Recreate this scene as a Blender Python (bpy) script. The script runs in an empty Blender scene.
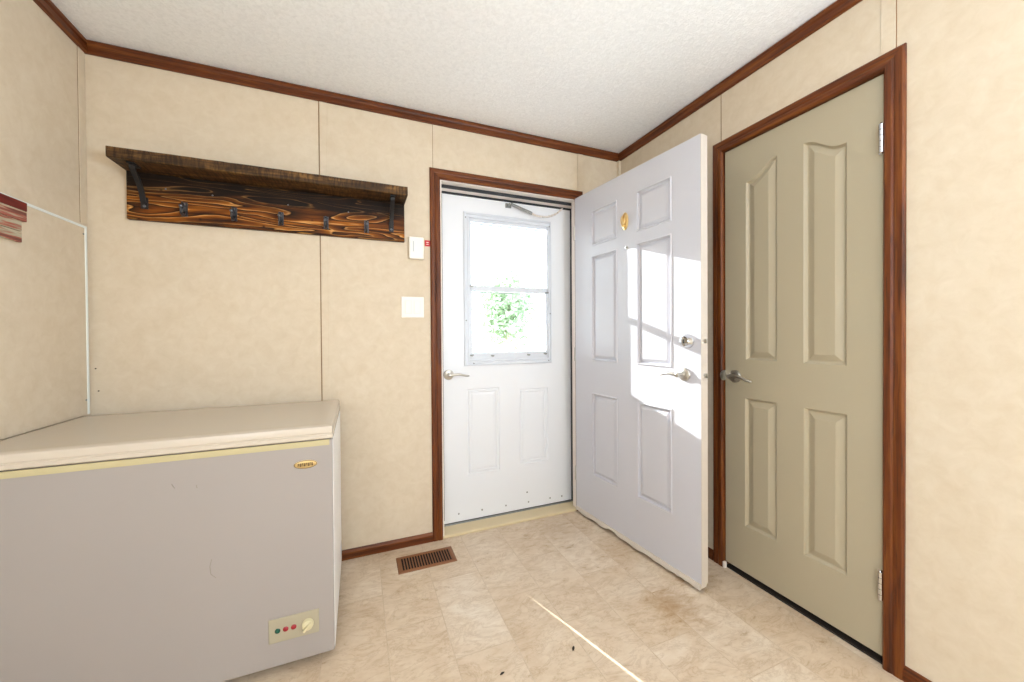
import bpy, bmesh, math, random
from mathutils import Vector, Matrix, geometry
random.seed(7)
S = bpy.context.scene
C = S.collection
V = Vector
XL, H = -2.726, 2.40          # left wall, ceiling height; back wall is y=0, right wall is x=0
YF = -4.30                    # wall behind the camera

# ------------------------------------------------------------------ colour / materials
WT = (.895, .875, .835)
def lin(c):
    if isinstance(c, tuple) and isinstance(c[0], str):      # (colour, per-channel reflectance factor)
        return tuple(min(1., a*b) for a, b in zip(lin(c[0])[:3], c[1])) + (1.,)
    if isinstance(c, str):
        c = [int(c[i:i+2], 16)/255 for i in (0, 2, 4)]
    return tuple((x/12.92 if x <= .04045 else ((x+.055)/1.055)**2.4) for x in c) + (1.,)

class N:
    """tiny node-tree helper"""
    def __init__(s, name, rough=.6, metal=0., spec=.5):
        s.m = bpy.data.materials.new(name); s.m.use_nodes = True
        s.t = s.m.node_tree; s.b = s.t.nodes['Principled BSDF']
        s.b.inputs['Roughness'].default_value = rough
        s.b.inputs['Metallic'].default_value = metal
        s.b.inputs['Specular IOR Level'].default_value = spec
    def n(s, typ, **kw):
        nd = s.t.nodes.new(typ)
        for k, v in kw.items():
            if k in nd.inputs: nd.inputs[k].default_value = v
            else: setattr(nd, k, v)
        return nd
    def l(s, a, b): s.t.links.new(a, b)
    def coord(s, scale=(1, 1, 1), loc=(0, 0, 0), rot=(0, 0, 0)):
        tc = s.n('ShaderNodeTexCoord'); mp = s.n('ShaderNodeMapping')
        mp.inputs['Scale'].default_value = scale; mp.inputs['Location'].default_value = loc
        mp.inputs['Rotation'].default_value = rot
        s.l(tc.outputs['Object'], mp.inputs['Vector']); return mp.outputs['Vector']
    def noise(s, vec, scale, detail=4, rough=.55, dist=0.):
        nd = s.n('ShaderNodeTexNoise'); s.l(vec, nd.inputs['Vector'])
        nd.inputs['Scale'].default_value = scale; nd.inputs['Detail'].default_value = detail
        nd.inputs['Roughness'].default_value = rough; nd.inputs['Distortion'].default_value = dist
        return nd.outputs['Fac']
    def ramp(s, fac, stops, interp='LINEAR'):
        r = s.n('ShaderNodeValToRGB'); s.l(fac, r.inputs['Fac']); e = r.color_ramp.elements
        r.color_ramp.interpolation = interp
        while len(e) < len(stops): e.new(.5)
        for el, (p, c) in zip(e, stops): el.position = p; el.color = lin(c)
        return r.outputs['Color']
    def mix(s, fac, a, b, mode='MIX'):
        m = s.n('ShaderNodeMix', data_type='RGBA', blend_type=mode)
        for sock, val in ((m.inputs[0], fac), (m.inputs[6], a), (m.inputs[7], b)):
            if hasattr(val, 'node'): s.l(val, sock)
            else: sock.default_value = val
        return m.outputs[2]
    def math(s, op, a, b=0., clamp=False):
        m = s.n('ShaderNodeMath', operation=op, use_clamp=clamp)
        for sock, val in zip(m.inputs, (a, b)):
            if hasattr(val, 'node'): s.l(val, sock)
            else: sock.default_value = val
        return m.outputs[0]
    def bump(s, h, strength=.2, dist=.002):
        b = s.n('ShaderNodeBump'); b.inputs['Strength'].default_value = strength
        b.inputs['Distance'].default_value = dist
        s.l(h, b.inputs['Height']); s.l(b.outputs['Normal'], s.b.inputs['Normal'])
    def col(s, c):
        if hasattr(c, 'node'): s.l(c, s.b.inputs['Base Color'])
        else: s.b.inputs['Base Color'].default_value = lin(c)
        return s

def flat(name, c, rough=.5, metal=0., spec=.5, var=.0, scale=6, bump=0.):
    k = N(name, rough, metal, spec); v = k.coord()
    if var:
        f = k.noise(v, scale, 4)
        a = lin(c); d = tuple(x*(1-var) for x in a[:3]) + (1.,)
        k.col(k.mix(f, d, a))
    else: k.col(c)
    if bump: k.bump(k.noise(v, 140, 3), bump, .001)
    return k.m

M = {}
# beige printed vinyl wall board: soft parchment mottling
def wallpaper():
    k = N('parchment vinyl wall board', .55, 0, .35); v = k.coord()
    a = k.noise(v, 4.5, 6, .62, 1.2); b = k.noise(v, 22, 5, .65, .6)
    c1 = k.ramp(a, [(.25, ('D4C3AA', WT)), (.5, ('DDCEB8', WT)), (.75, ('E3D6C3', WT))])
    c2 = k.ramp(b, [(.3, ('D6C6AE', WT)), (.7, ('E5D9C7', WT))])
    k.col(k.mix(.55, c1, c2)); k.bump(b, .05, .001); return k.m
M['wall'] = wallpaper()
def ceiling_mat():
    k = N('sprayed white ceiling texture', .9, 0, .2); v = k.coord()
    a = k.noise(v, 62, 3, .6, .8); b = k.noise(v, 150, 2)
    h = k.math('ADD', k.math('MULTIPLY', k.math('GREATER_THAN', a, .54), .5), a)
    h = k.math('ADD', h, k.math('MULTIPLY', b, .4))
    k.col(k.ramp(a, [(.3, 'EFEFEF'), (.6, 'FAFAFA')]))
    k.bump(h, .6, .0035); return k.m
M['ceiling'] = ceiling_mat()
def oak(name, axis, dark='3C1B08', mid='63300F', light='7E4718'):
    k = N(name, .45, 0, .3)
    sc = [34, 34, 34]; sc[axis] = 1.6
    v = k.coord(tuple(sc)); a = k.noise(v, 1.6, 5, .6, .5)
    sc2 = [150, 150, 150]; sc2[axis] = 5
    b = k.noise(k.coord(tuple(sc2)), 1.3, 3, .6)
    c = k.ramp(a, [(.28, dark), (.5, mid), (.72, light)])
    pores = k.ramp(b, [(.34, '2E1409'), (.44, 'FFFFFF')])
    k.col(k.mix(.55, c, k.mix(1., c, pores, 'MULTIPLY')))
    k.bump(b, .12, .001); return k.m
for i, ax in enumerate('xyz'): M['oak_'+ax] = oak('reddish brown oak print '+ax, i)
def floor_mat():
    k = N('marbled beige sheet vinyl', .42, 0, .4)
    tc = k.n('ShaderNodeTexCoord'); sep = k.n('ShaderNodeSeparateXYZ'); k.l(tc.outputs['Object'], sep.inputs[0])
    cmb = k.n('ShaderNodeCombineXYZ')                      # tiles long in y, columns .2235 wide in x
    k.l(k.math('ADD', sep.outputs['Y'], .807+9.0), cmb.inputs['X'])
    k.l(k.math('ADD', sep.outputs['X'], 1.590+8.94), cmb.inputs['Y'])
    br = k.n('ShaderNodeTexBrick', offset=.5, offset_frequency=2)
    k.l(cmb.outputs[0], br.inputs['Vector'])
    br.inputs['Scale'].default_value = 1.; br.inputs['Brick Width'].default_value = .45
    br.inputs['Row Height'].default_value = .2235; br.inputs['Mortar Size'].default_value = .0022
    br.inputs['Mortar Smooth'].default_value = .4; br.inputs['Bias'].default_value = 0.
    br.inputs['Color1'].default_value = (0, 0, 0, 1); br.inputs['Color2'].default_value = (1, 1, 1, 1)
    br.inputs['Mortar'].default_value = (.5, .5, .5, 1)
    # mottled marble with veins; each tile takes another slice of the noise
    ofs = k.n('ShaderNodeCombineXYZ'); k.l(k.math('MULTIPLY', br.outputs['Color'], 7.), ofs.inputs['Z'])
    va = k.n('ShaderNodeVectorMath', operation='ADD'); k.l(tc.outputs['Object'], va.inputs[0]); k.l(ofs.outputs[0], va.inputs[1])
    vv = va.outputs[0]
    va2 = k.n('ShaderNodeMapping'); va2.inputs['Rotation'].default_value = (0, 0, .9); va2.inputs['Scale'].default_value = (1., 2.2, 1.); k.l(vv, va2.inputs['Vector'])
    a = k.noise(vv, 4.5, 6, .62, .8); b = k.noise(va2.outputs[0], 15, 7, .7, .5); d = k.noise(va2.outputs[0], 6, 6, .72, 1.1)
    c = k.ramp(a, [(.25, 'C0A88C'), (.45, 'D3BFA6'), (.6, 'DDCDB8'), (.8, 'E6DCCD')])
    c = k.mix(.36, c, k.ramp(b, [(.3, 'B49A7E'), (.5, 'D6C4AD'), (.72, 'E8DECF')]))
    vein = k.ramp(k.math('ABSOLUTE', k.math('SUBTRACT', d, .5)), [(0., 'A88A6A'), (.012, 'D0BCA0'), (.035, 'FFFFFF')])
    c = k.mix(.24, c, k.mix(1., c, vein, 'MULTIPLY'))
    tint = k.ramp(br.outputs['Color'], [(0., 'F6F1EA'), (1., 'FFFFFF')])
    c = k.mix(.9, c, k.mix(1., c, tint, 'MULTIPLY'))
    c = k.mix(k.math('MULTIPLY', br.outputs['Fac'], .24), c, lin('9C8163'))
    # worn tea-coloured patches where people step in
    for (x, y, r, s_) in ((-.44, -.90, .15, .75), (-.20, -.80, .13, .5), (-.60, -.16, .22, .42), (-.86, -.20, .17, .22), (-.38, -.48, .16, .35)):
        dx = k.math('MULTIPLY', k.math('SUBTRACT', sep.outputs['X'], x), 1.); dy = k.math('SUBTRACT', sep.outputs['Y'], y)
        q = k.math('SQRT', k.math('ADD', k.math('POWER', k.math('ABSOLUTE', dx), 2.), k.math('POWER', k.math('ABSOLUTE', dy), 2.)))
        f = k.math('SUBTRACT', 1., k.math('DIVIDE', k.math('ADD', q, k.math('MULTIPLY', k.math('SUBTRACT', b, .5), .25)), r), True)
        c = k.mix(k.math('MULTIPLY', f, s_), c, lin('A27E50'))
    k.col(c); k.l(k.ramp(b, [(.3, '8A8A8A'), (.7, 'A8A8A8')]), k.b.inputs['Roughness'])
    k.bump(k.math('SUBTRACT', k.math('MULTIPLY', b, .25), br.outputs['Fac']), .12, .001)
    return k.m
M['floor'] = floor_mat()
M['white_door'] = flat('white painted steel door', ('E4E5EA', (.75, .735, .755)), .33, 0, .5, .03, 5)
M['storm_white'] = flat('white storm door enamel', 'E6E8EC', .35, 0, .5, .02, 4)
M['edge_white'] = flat('white door edge', 'D4CABE', .5, 0, .4, .05)
M['jamb_white'] = flat('white primed jamb', 'E9DFD6', .5, 0, .4, .05)
M['sash'] = flat('pale grey window extrusion', 'D5D9E0', .35, 0, .5, .02)
M['rubber'] = flat('black weatherstrip', '23262A', .6)
M['greige'] = flat('greige painted moulded door', ('B5A990', (.93, .93, .92)), .36, 0, .5, .04, 3)
M['sill'] = flat('cream wooden sill', 'DCC9A2', .55, 0, .4, .16, 9)
M['sill_grey'] = flat('scuffed aluminium strip', '9A9C98', .4, .7, .5, .3, 30)
M['nickel'] = flat('brushed nickel', 'C4C1BA', .36, 1., .5)
M['chrome'] = flat('polished chrome', 'C9CACC', .12, 1., .5)
M['black_hole'] = flat('dark keyway', '111111', .6)
M['brass'] = flat('polished brass', 'E8CB90', .34, 1., .5)
M['iron'] = flat('blackened iron', '3A3A3C', .34, .8, .5, .3, 40, .3)
M['iron_worn'] = flat('worn grey iron', '77787C', .3, .85, .5, .4, 60)
M['iron_hook'] = flat('grey worn iron hook', '55565A', .3, .85, .5, .35, 50, .2)
M['switch'] = flat('white switch plastic', 'F1EBE1', .35)
M['red'] = flat('red sticker', 'C0161E', .4)
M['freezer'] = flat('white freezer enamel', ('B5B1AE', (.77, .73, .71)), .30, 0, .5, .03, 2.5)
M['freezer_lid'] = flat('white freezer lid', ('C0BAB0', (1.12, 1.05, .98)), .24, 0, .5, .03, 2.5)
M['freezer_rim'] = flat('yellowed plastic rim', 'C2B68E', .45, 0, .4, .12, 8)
M['freezer_side_lit'] = flat('freezer enamel with painted-in door light', 'F4F2F0', .35, 0, .5, .03)  # same enamel as the body, lightened to paint in the doorway light
M['cream_plastic'] = flat('cream control plastic', 'A9A08A', .4)
M['knob_cream'] = flat('cream knob plastic', 'D6CCA6', .4)
M['dark_gap'] = flat('dark rubber gasket', '3A382F', .7)
M['gold'] = flat('gold badge', 'CBAE78', .3, .5)
M['badge_dark'] = flat('brown badge lettering', '3B2A0C', .5)
M['green_light'] = flat('green indicator lens', '0D4A38', .25)
M['red_light'] = flat('red indicator lens', '96202A', .25)
M['debris'] = flat('dry dark leaf bit', '33291E', .8)
M['vent'] = flat('brown painted metal register', '8A5A38', .42, .3, .5, .12, 30)
M['vent_dark'] = flat('dark duct', '0B0A09', .9)
M['panel_trim'] = flat('white plastic edging', 'E2E6E2', .4)
M['paper_grey'] = flat('pale label', 'B9BCC2', .5)

def burnt_wood():
    k = N('burnt and stained rustic pine', .5, 0, .18)
    tc = k.n('ShaderNodeTexCoord'); sep = k.n('ShaderNodeSeparateXYZ'); k.l(tc.outputs['Object'], sep.inputs[0])
    a = k.noise(k.coord((1.1, 9, 9), (4.3, 0, 0)), 1.5, 2, .4, .5)
    w = k.math('FRACT', k.math('MULTIPLY', a, 11.))
    lines = k.ramp(w, [(0., '140904'), (.14, '4E2A0A'), (.5, '84460F'), (.82, 'B06A1E'), (.92, 'E8AE66'), (.97, 'B87A30'), (1., '140904')])
    f = k.noise(k.coord((5, 110, 110)), 1.5, 4, .6)
    c = k.mix(.7, lines, k.mix(1., lines, k.ramp(f, [(.34, '54423A'), (.62, 'F4F4F4')]), 'MULTIPLY'))
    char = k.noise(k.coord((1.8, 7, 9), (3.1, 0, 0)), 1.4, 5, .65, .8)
    up = k.math('MULTIPLY', k.math('SUBTRACT', sep.outputs['Z'], 1.768), 26.)      # scorch plus painted-in shelf shade along the upper half; scorched bottom edge
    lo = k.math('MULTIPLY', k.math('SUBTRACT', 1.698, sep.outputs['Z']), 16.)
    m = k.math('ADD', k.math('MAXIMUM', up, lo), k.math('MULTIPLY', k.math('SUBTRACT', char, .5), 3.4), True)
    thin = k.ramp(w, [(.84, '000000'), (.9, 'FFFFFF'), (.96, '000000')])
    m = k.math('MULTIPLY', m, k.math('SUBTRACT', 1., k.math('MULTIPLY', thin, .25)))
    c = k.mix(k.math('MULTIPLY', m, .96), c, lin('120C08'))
    kn = k.n('ShaderNodeTexVoronoi'); kn.inputs['Scale'].default_value = 15; k.l(tc.outputs['Object'], kn.inputs['Vector'])
    c = k.mix(k.ramp(kn.outputs['Distance'], [(0., 'FFFFFF'), (.13, '000000')]), c, lin('170B05'))
    k.col(c); k.bump(f, .3, .0015); return k.m
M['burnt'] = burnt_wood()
def sawn_wood():
    k = N('rough sawn dark brown plank', .6, 0, .3)
    g = k.noise(k.coord((3, 30, 30)), 1.5, 5, .65, .4)
    s_ = k.noise(k.coord((70, 10, 14), (0, 0, 0), (0, .55, 0)), 1.6, 3, .6)
    c = k.ramp(g, [(.3, '22160C'), (.5, '52371A'), (.68, '866030')])
    c = k.mix(.65, c, k.mix(1., c, k.ramp(s_, [(.40, '3A2E24'), (.60, 'FFFFFF')]), 'MULTIPLY'))
    hl = k.ramp(k.noise(k.coord((5, 60, 60), (2, 0, 0)), 1.2, 4, .7), [(.66, '000000'), (.76, 'FFFFFF')])
    c = k.mix(k.math('MULTIPLY', hl, .5), c, lin('A58A68'))
    k.col(c); k.bump(s_, .5, .002); return k.m
M['sawn'] = sawn_wood()
def sign_mat(name, streak):
    k = N(name, .55)
    a = k.noise(k.coord((20, 3, 46)), 1.4, 4, .6, .5)
    if streak: c = k.ramp(a, [(.36, '6E3A30'), (.44, 'A35848'), (.5, 'A79A82'), (.6, 'B5AE96'), (.7, '9A5F50')])
    else: c = k.ramp(a, [(.3, '34090A'), (.5, '651412'), (.7, '7E2A1C')])
    k.col(c); return k.m
M['sign_red'] = sign_mat('deep red painted board', 0)
M['sign_streak'] = sign_mat('red and grey streaked board', 1)
def glass_mat():
    k = N('clear window glass'); t = k.t
    out = [n for n in t.nodes if n.type == 'OUTPUT_MATERIAL'][0]
    tr = k.n('ShaderNodeBsdfTransparent'); gl = k.n('ShaderNodeBsdfGlossy'); gl.inputs['Roughness'].default_value = .01
    tr.inputs['Color'].default_value = (.95, .97, .97, 1)
    fr = k.n('ShaderNodeFresnel'); fr.inputs['IOR'].default_value = 1.45
    mx = k.n('ShaderNodeMixShader'); k.l(fr.outputs[0], mx.inputs[0]); k.l(tr.outputs[0], mx.inputs[1]); k.l(gl.outputs[0], mx.inputs[2])
    k.l(mx.outputs[0], out.inputs['Surface']); t.nodes.remove(k.b); return k.m
M['glass'] = glass_mat()
def leafy(name, a, b):
    k = N(name, .7); k.col(k.ramp(k.noise(k.coord(), 6, 4), [(.35, a), (.65, b)])); return k.m
M['leaf'] = leafy('green leaves', 'A2B892', 'C4D2B4')
M['bark'] = leafy('grey bark', 'B8A88C', 'CCBEA4')
M['gravel'] = leafy('pale gravel yard', 'BDB7AC', 'DAD6CD')
M['diffuser'] = flat('white lamp diffuser', 'F4F0E8', .5)
def lamp_mat():
    k = N('lit lamp diffuser'); k.col('FFF6E8'); k.b.inputs['Emission Color'].default_value = lin('FFF0DC'); k.b.inputs['Emission Strength'].default_value = 1.5; return k.m
M['lit'] = lamp_mat()

# ------------------------------------------------------------------ mesh helpers
def box(bm, x0, x1, y0, y1, z0, z1):
    x0, x1 = sorted((x0, x1)); y0, y1 = sorted((y0, y1)); z0, z1 = sorted((z0, z1))
    v = [bm.verts.new(p) for p in ((x0,y0,z0),(x1,y0,z0),(x1,y1,z0),(x0,y1,z0),(x0,y0,z1),(x1,y0,z1),(x1,y1,z1),(x0,y1,z1))]
    for f in ((3,2,1,0),(4,5,6,7),(0,1,5,4),(1,2,6,5),(2,3,7,6),(3,0,4,7)): bm.faces.new([v[i] for i in f])
    return v
def loft(bm, rings, cap=True, closed=True):
    rs = [[bm.verts.new(p) for p in r] for r in rings]; n = len(rs[0])
    for a, b in zip(rs, rs[1:]):
        for i in range(n if closed else n-1):
            bm.faces.new((a[i], a[(i+1) % n], b[(i+1) % n], b[i]))
    if cap: bm.faces.new(rs[0][::-1]); bm.faces.new(rs[-1])
    return rs
def lathe(bm, origin, axis, prof, n=24):
    """prof = [(distance along axis, radius)]"""
    o = V(origin); ax = V(axis).normalized(); u = ax.orthogonal().normalized(); w = ax.cross(u)
    loft(bm, [[o + ax*t + (u*math.cos(2*math.pi*i/n) + w*math.sin(2*math.pi*i/n))*max(r, 1e-5) for i in range(n)] for t, r in prof])
def tube(bm, pts, rad, n=10, flat_=1.):
    pts = [V(p) for p in pts]; rads = rad if isinstance(rad, (list, tuple)) else [rad]*len(pts)
    rings = []; up = None
    for i, p in enumerate(pts):
        d = (pts[min(i+1, len(pts)-1)] - pts[max(i-1, 0)]).normalized()
        if up is None: up = d.orthogonal().normalized() if abs(d.z) > .9 else V((0, 0, 1))
        s_ = d.cross(up).normalized(); up = s_.cross(d).normalized()
        rings.append([p + (s_*math.cos(a) + up*math.sin(a)*flat_)*rads[i] for a in [2*math.pi*j/n for j in range(n)]])
    loft(bm, rings)
def spline(pts, k=6):
    P = [V(p) for p in pts]; P = [2*P[0]-P[1]] + P + [2*P[-1]-P[-2]]; out = []
    for i in range(1, len(P)-2):
        for j in range(k):
            t = j/k
            out.append(.5*((2*P[i]) + (P[i+1]-P[i-1])*t + (2*P[i-1]-5*P[i]+4*P[i+1]-P[i+2])*t*t + (3*P[i]-P[i-1]-3*P[i+1]+P[i+2])*t**3))
    return out + [P[-2]]
def obj(name, bm, mat, parent=None, label=None, bevel=0., smooth=False, seg=2):
    bmesh.ops.recalc_face_normals(bm, faces=bm.faces)
    me = bpy.data.meshes.new(name); bm.to_mesh(me); bm.free()
    o = bpy.data.objects.new(name, me); C.objects.link(o)
    for m in (mat if isinstance(mat, (list, tuple)) else [mat]): me.materials.append(m)
    if parent: o.parent = parent
    if label: o['label'] = label
    if bevel:
        md = o.modifiers.new('Bevel', 'BEVEL'); md.width = bevel; md.segments = seg; md.limit_method = 'ANGLE'; md.angle_limit = .6
        md.harden_normals = False
    if smooth:
        for p in me.polygons: p.use_smooth = True
        try: me.set_sharp_from_angle(angle=math.radians(38))
        except Exception: pass
    return o
def boxobj(name, dims, mat, parent=None, label=None, bevel=0., seg=2):
    bm = bmesh.new()
    for d in (dims if isinstance(dims[0], (list, tuple)) else [dims]): box(bm, *d)
    return obj(name, bm, mat, parent, label, bevel, seg=seg)
def struct(o, label, cat):
    o['kind'] = 'structure'; o['label'] = label; o['category'] = cat; return o
def tag(o, label, cat, group=None):
    o['label'] = label; o['category'] = cat
    if group: o['group'] = group
    return o
def empty(name, loc, rz=0.):
    o = bpy.data.objects.new(name, None); C.objects.link(o); o.location = loc; o.rotation_euler = (0, 0, rz)
    o.empty_display_size = .1; return o

# ------------------------------------------------------------------ room shell
struct(boxobj('floor', (XL-.12, .12, YF-.12, .0, -.1, 0), M['floor']), 'beige marbled vinyl tile floor', 'floor')
struct(boxobj('ceiling', (XL-.12, .12, YF-.12, .0, H, H+.1), M['ceiling']), 'white textured ceiling', 'ceiling')
OX0, OX1, OZ = -1.262, -.300, 2.062          # rough opening in the back wall
struct(boxobj('wall_back', [(XL-.12, OX0, 0, .16, -.1, H+.1), (OX1, .12, 0, .16, -.1, H+.1), (OX0, OX1, 0, .16, OZ, H+.1)], M['wall']), 'beige back wall with the outside doorway', 'wall')
CY0, CY1, CZ = -.772, -1.425, 2.062          # closet opening
WY0, WY1, WZ0, WZ1 = -3.95, -2.75, .85, 2.05      # side windows behind the camera
struct(boxobj('wall_right', [(0, .12, CY0, 0, 0, H), (0, .12, WY1, CY1, 0, H), (0, .12, YF, WY0, 0, H), (0, .12, WY0, WY1, 0, WZ0), (0, .12, WY0, WY1, WZ1, H), (0, .12, CY1, CY0, CZ, H)], M['wall']), 'beige right wall with the closet doorway', 'wall')
struct(boxobj('wall_left', [(XL-.12, XL, WY1, 0, 0, H), (XL-.12, XL, YF, WY0, 0, H), (XL-.12, XL, WY0, WY1, 0, WZ0), (XL-.12, XL, WY0, WY1, WZ1, H)], M['wall']), 'beige left wall beside the freezer', 'wall')
struct(boxobj('wall_front', (XL-.12, .12, YF-.12, YF, 0, H), M['wall']), 'beige wall behind the camera', 'wall')
for nm, xa, lab in (('window_1', XL-.12, 'window in the left wall behind the camera'), ('window_2', 0, 'window in the right wall behind the camera')):
    wn = empty(nm, (0, 0, 0)); struct(wn, lab, 'window')
    a, b = xa+.03, xa+.09
    ym = (WY0+WY1)/2
    boxobj('window_frame', [(a, b, WY0, WY1, WZ0, WZ0+.05), (a, b, WY0, WY1, WZ1-.05, WZ1), (a, b, WY0, WY0+.05, WZ0+.05, WZ1-.05), (a, b, WY1-.05, WY1, WZ0+.05, WZ1-.05), (a, b, ym-.02, ym+.02, WZ0+.05, WZ1-.05)], M['jamb_white'], wn)
    boxobj('window_pane', [(a+.02, a+.025, WY0+.05, ym-.02, WZ0+.05, WZ1-.05), (a+.02, a+.025, ym+.02, WY1-.05, WZ0+.05, WZ1-.05)], M['glass'], wn)

# dark closet behind the greige door
struct(boxobj('wall_closet', [(.12, .70, CY0, CY0+.03, 0, H), (.12, .70, CY1-.03, CY1, 0, H), (.70, .73, CY1-.03, CY0+.03, 0, H), (.12, .73, CY1-.03, CY0+.03, H-.2, H-.17), (.12, .73, CY1-.03, CY0+.03, -.05, 0.)], M['wall']), 'closet interior behind the greige door', 'wall')

M['gap_shade'] = flat('painted shade of the closet gap', '2A2018', .95)  # added dark sheet: shade of the door gap put into its colour
struct(boxobj('floor_closet_shade', (.006, .70, CY1, CY0, 0, .006), M['gap_shade']), 'added dark sheet for the shade under the greige door', 'floor')

# crown moulding (profiled strip)
def strip(name, a, b, inward, prof, mat, label, cat='trim', kind=True, parent=None):
    """extrude a profile [(out from wall, z)] from a to b (points on the wall line)"""
    bm = bmesh.new(); a = V(a); b = V(b); n = V(inward)
    loft(bm, [[p + n*o + V((0, 0, z)) for o, z in prof] for p in (a, b)])
    o = obj(name, bm, mat, parent)
    return struct(o, label, cat) if kind else o
crown = [(0, 2.344), (.008, 2.344), (.013, 2.350), (.012, 2.372), (.016, 2.380), (.016, 2.394), (.010, 2.4), (0, 2.4)]
strip('trim_1', (XL+.0, 0, 0), (0, 0, 0), (0, -1, 0), crown, M['oak_x'], 'brown crown moulding along the back wall')
strip('trim_2', (0, -.0, 0), (0, YF, 0), (-1, 0, 0), crown, M['oak_y'], 'brown crown moulding along the right wall')
strip('trim_3', (XL, YF, 0), (XL, -.0, 0), (1, 0, 0), crown, M['oak_y'], 'brown crown moulding along the left wall')
base = [(0, 0), (.011, 0), (.011, .036), (.007, .045), (.004, .050), (0, .050)]
strip('baseboard_back', (XL, 0, 0), (-1.3008, 0, 0), (0, -1, 0), base, M['oak_x'], 'brown baseboard on the back wall left of the doorway', 'baseboard')
strip('baseboard_right', (0, -1.457, 0), (0, YF, 0), (-1, 0, 0), base, M['oak_y'], 'brown baseboard right of the closet door', 'baseboard')
strip('baseboard_corner', (0, 0, 0), (0, -.7397, 0), (-1, 0, 0), base, M['oak_y'], 'brown baseboard behind the open white door', 'baseboard')
strip('baseboard_left', (XL, YF, 0), (XL, 0, 0), (1, 0, 0), base, M['oak_y'], 'brown baseboard on the left wall', 'baseboard')

# wall-board battens (flat strips over the joints of the wall boards)
nt = [4]
def batten(x0, x1, y0, y1, z0, z1, lab):
    o = boxobj('trim_%d' % nt[0], (x0, x1, y0, y1, z0, z1), M['wall'], bevel=.0012); nt[0] += 1
    struct(o, lab, 'trim')
M['seam'] = flat('brown board joint', '8A6A48', .7)
def seam(x0, x1, y0, y1, z0, z1, lab):
    o = boxobj('trim_%d' % nt[0], (x0, x1, y0, y1, z0, z1), M['seam']); nt[0] += 1
    struct(o, lab, 'trim')
batten(-1.850, -1.815, -.003, 0, .05, 2.344, 'beige joint strip on the back wall above the freezer corner')
seam(-1.8555, -1.8515, -.0012, 0, .05, 2.344, 'brown board joint on the back wall above the freezer')
seam(-1.2830, -1.2805, -.001, 0, 2.0994, 2.344, 'thin board joint above the left side of the doorway casing')
batten(-.335, -.290, -.004, 0, 2.0994, 2.344, 'beige joint strip on the back wall near the corner')
batten(-.020, 0, -.022, 0, 2.0, 2.344, 'beige corner strip beside the open door')
seam(-.0012, 0, -.783, -.780, 2.109, 2.344, 'board joint on the right wall above the closet casing')
batten(-.003, 0, -1.431, -1.392, 2.109, 2.344, 'beige joint strip above the closet casing corner')
seam(-.0014, 0, -1.4335, -1.431, 2.109, 2.344, 'board joint above the closet casing corner')
batten(XL, XL+.003, -.045, -.008, 1.63, 2.344, 'beige corner strip on the left wall')
seam(XL, XL+.0008, -.0470, -.045, 1.63, 2.344, 'thin joint beside the left corner strip')

# ------------------------------------------------------------------ casings (mitred, moulded)
def casing(name, axis, pos, a0, a1, z1, w, label, sgn):
    """three mitred legs. axis 'x': runs along x on y=pos ; 'y': runs along y on x=pos. a0,a1 outer edges."""
    prof = [(0, 0), (.0, .008), (.006, .013), (.5*w-.006, .013), (.5*w, .011), (.5*w+.006, .014), (w-.007, .0145), (w-.002, .010), (w, .006), (w, 0)]  # (from outer edge inwards, out of wall)
    def P(a, z, o): return V((a, pos - o, z)) if axis == 'x' else V((pos - o, a, z))
    s = 1 if a1 > a0 else -1
    e = empty(name, (0, 0, 0)); struct(e, label, 'door casing')
    ml, mh = M['oak_z'], M['oak_'+axis]
    bm = bmesh.new(); loft(bm, [[P(a0+s*t, 0, o) for t, o in prof], [P(a0+s*t, z1-t, o) for t, o in prof]]); obj('casing_leg', bm, ml, e)
    bm = bmesh.new(); loft(bm, [[P(a1-s*t, 0, o) for t, o in prof], [P(a1-s*t, z1-t, o) for t, o in prof]]); obj('casing_leg', bm, ml, e)
    bm = bmesh.new(); loft(bm, [[P(a0+s*t, z1-t, o) for t, o in prof], [P(a1-s*t, z1-t, o) for t, o in prof]]); obj('casing_head', bm, mh, e)
casing('trim_20', 'x', 0, -1.3008, -.300, 2.0994, .0580, 'brown moulded casing around the outside doorway', 1)
casing('trim_21', 'y', 0, -.7397, -1.4580, 2.109, .0560, 'brown moulded casing around the greige closet door', 1)

# ------------------------------------------------------------------ outside doorway: jambs, sill
jf = empty('trim_22', (0, 0, 0)); struct(jf, 'white door frame and cream sill in the outside doorway', 'door frame')
boxobj('jamb', [(OX0, -1.234, 0, .100, 0, OZ), (OX0, -1.246, .100, .16, 0, OZ)], M['jamb_white'], jf)
boxobj('jamb', [(-.352, OX1, 0, .048, 0, OZ), (-.310, OX1, .048, .16, 0, OZ)], M['jamb_white'], jf)
boxobj('head_jamb', (-1.234, -.352, 0, .048, 2.037, OZ), M['jamb_white'], jf)
boxobj('head_weatherstrip', (-1.234, -.310, .048, .058, 2.020, OZ), M['rubber'], jf, 'black rubber weatherstrip')
boxobj('head_stop', (-1.234, -.310, .056, .108, 2.0215, OZ), M['jamb_white'], jf, 'white outer frame head')
boxobj('head_seal', (-1.234, -.310, .108, .16, 2.0130, OZ), M['rubber'], jf, 'black rubber seal above the door')
boxobj('side_weatherstrip', (-.322, -.310, .048, .150, .016, 2.02), M['rubber'], jf, 'black rubber weatherstrip')
bm = bmesh.new()                                   # flat wooden sill across the doorway
for x0_, x1_ in ((-1.245, -.310),):
    loft(bm, [[V((x, y, z)) for y, z in ((-.005, 0), (-.005, .008), (.002, .013), (.160, .010), (.160, -.06), (.004, -.06), (.004, 0))] for x in (x0_, x1_)])
obj('sill', bm, M['sill'], jf, 'cream painted wooden sill', bevel=.001)
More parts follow.
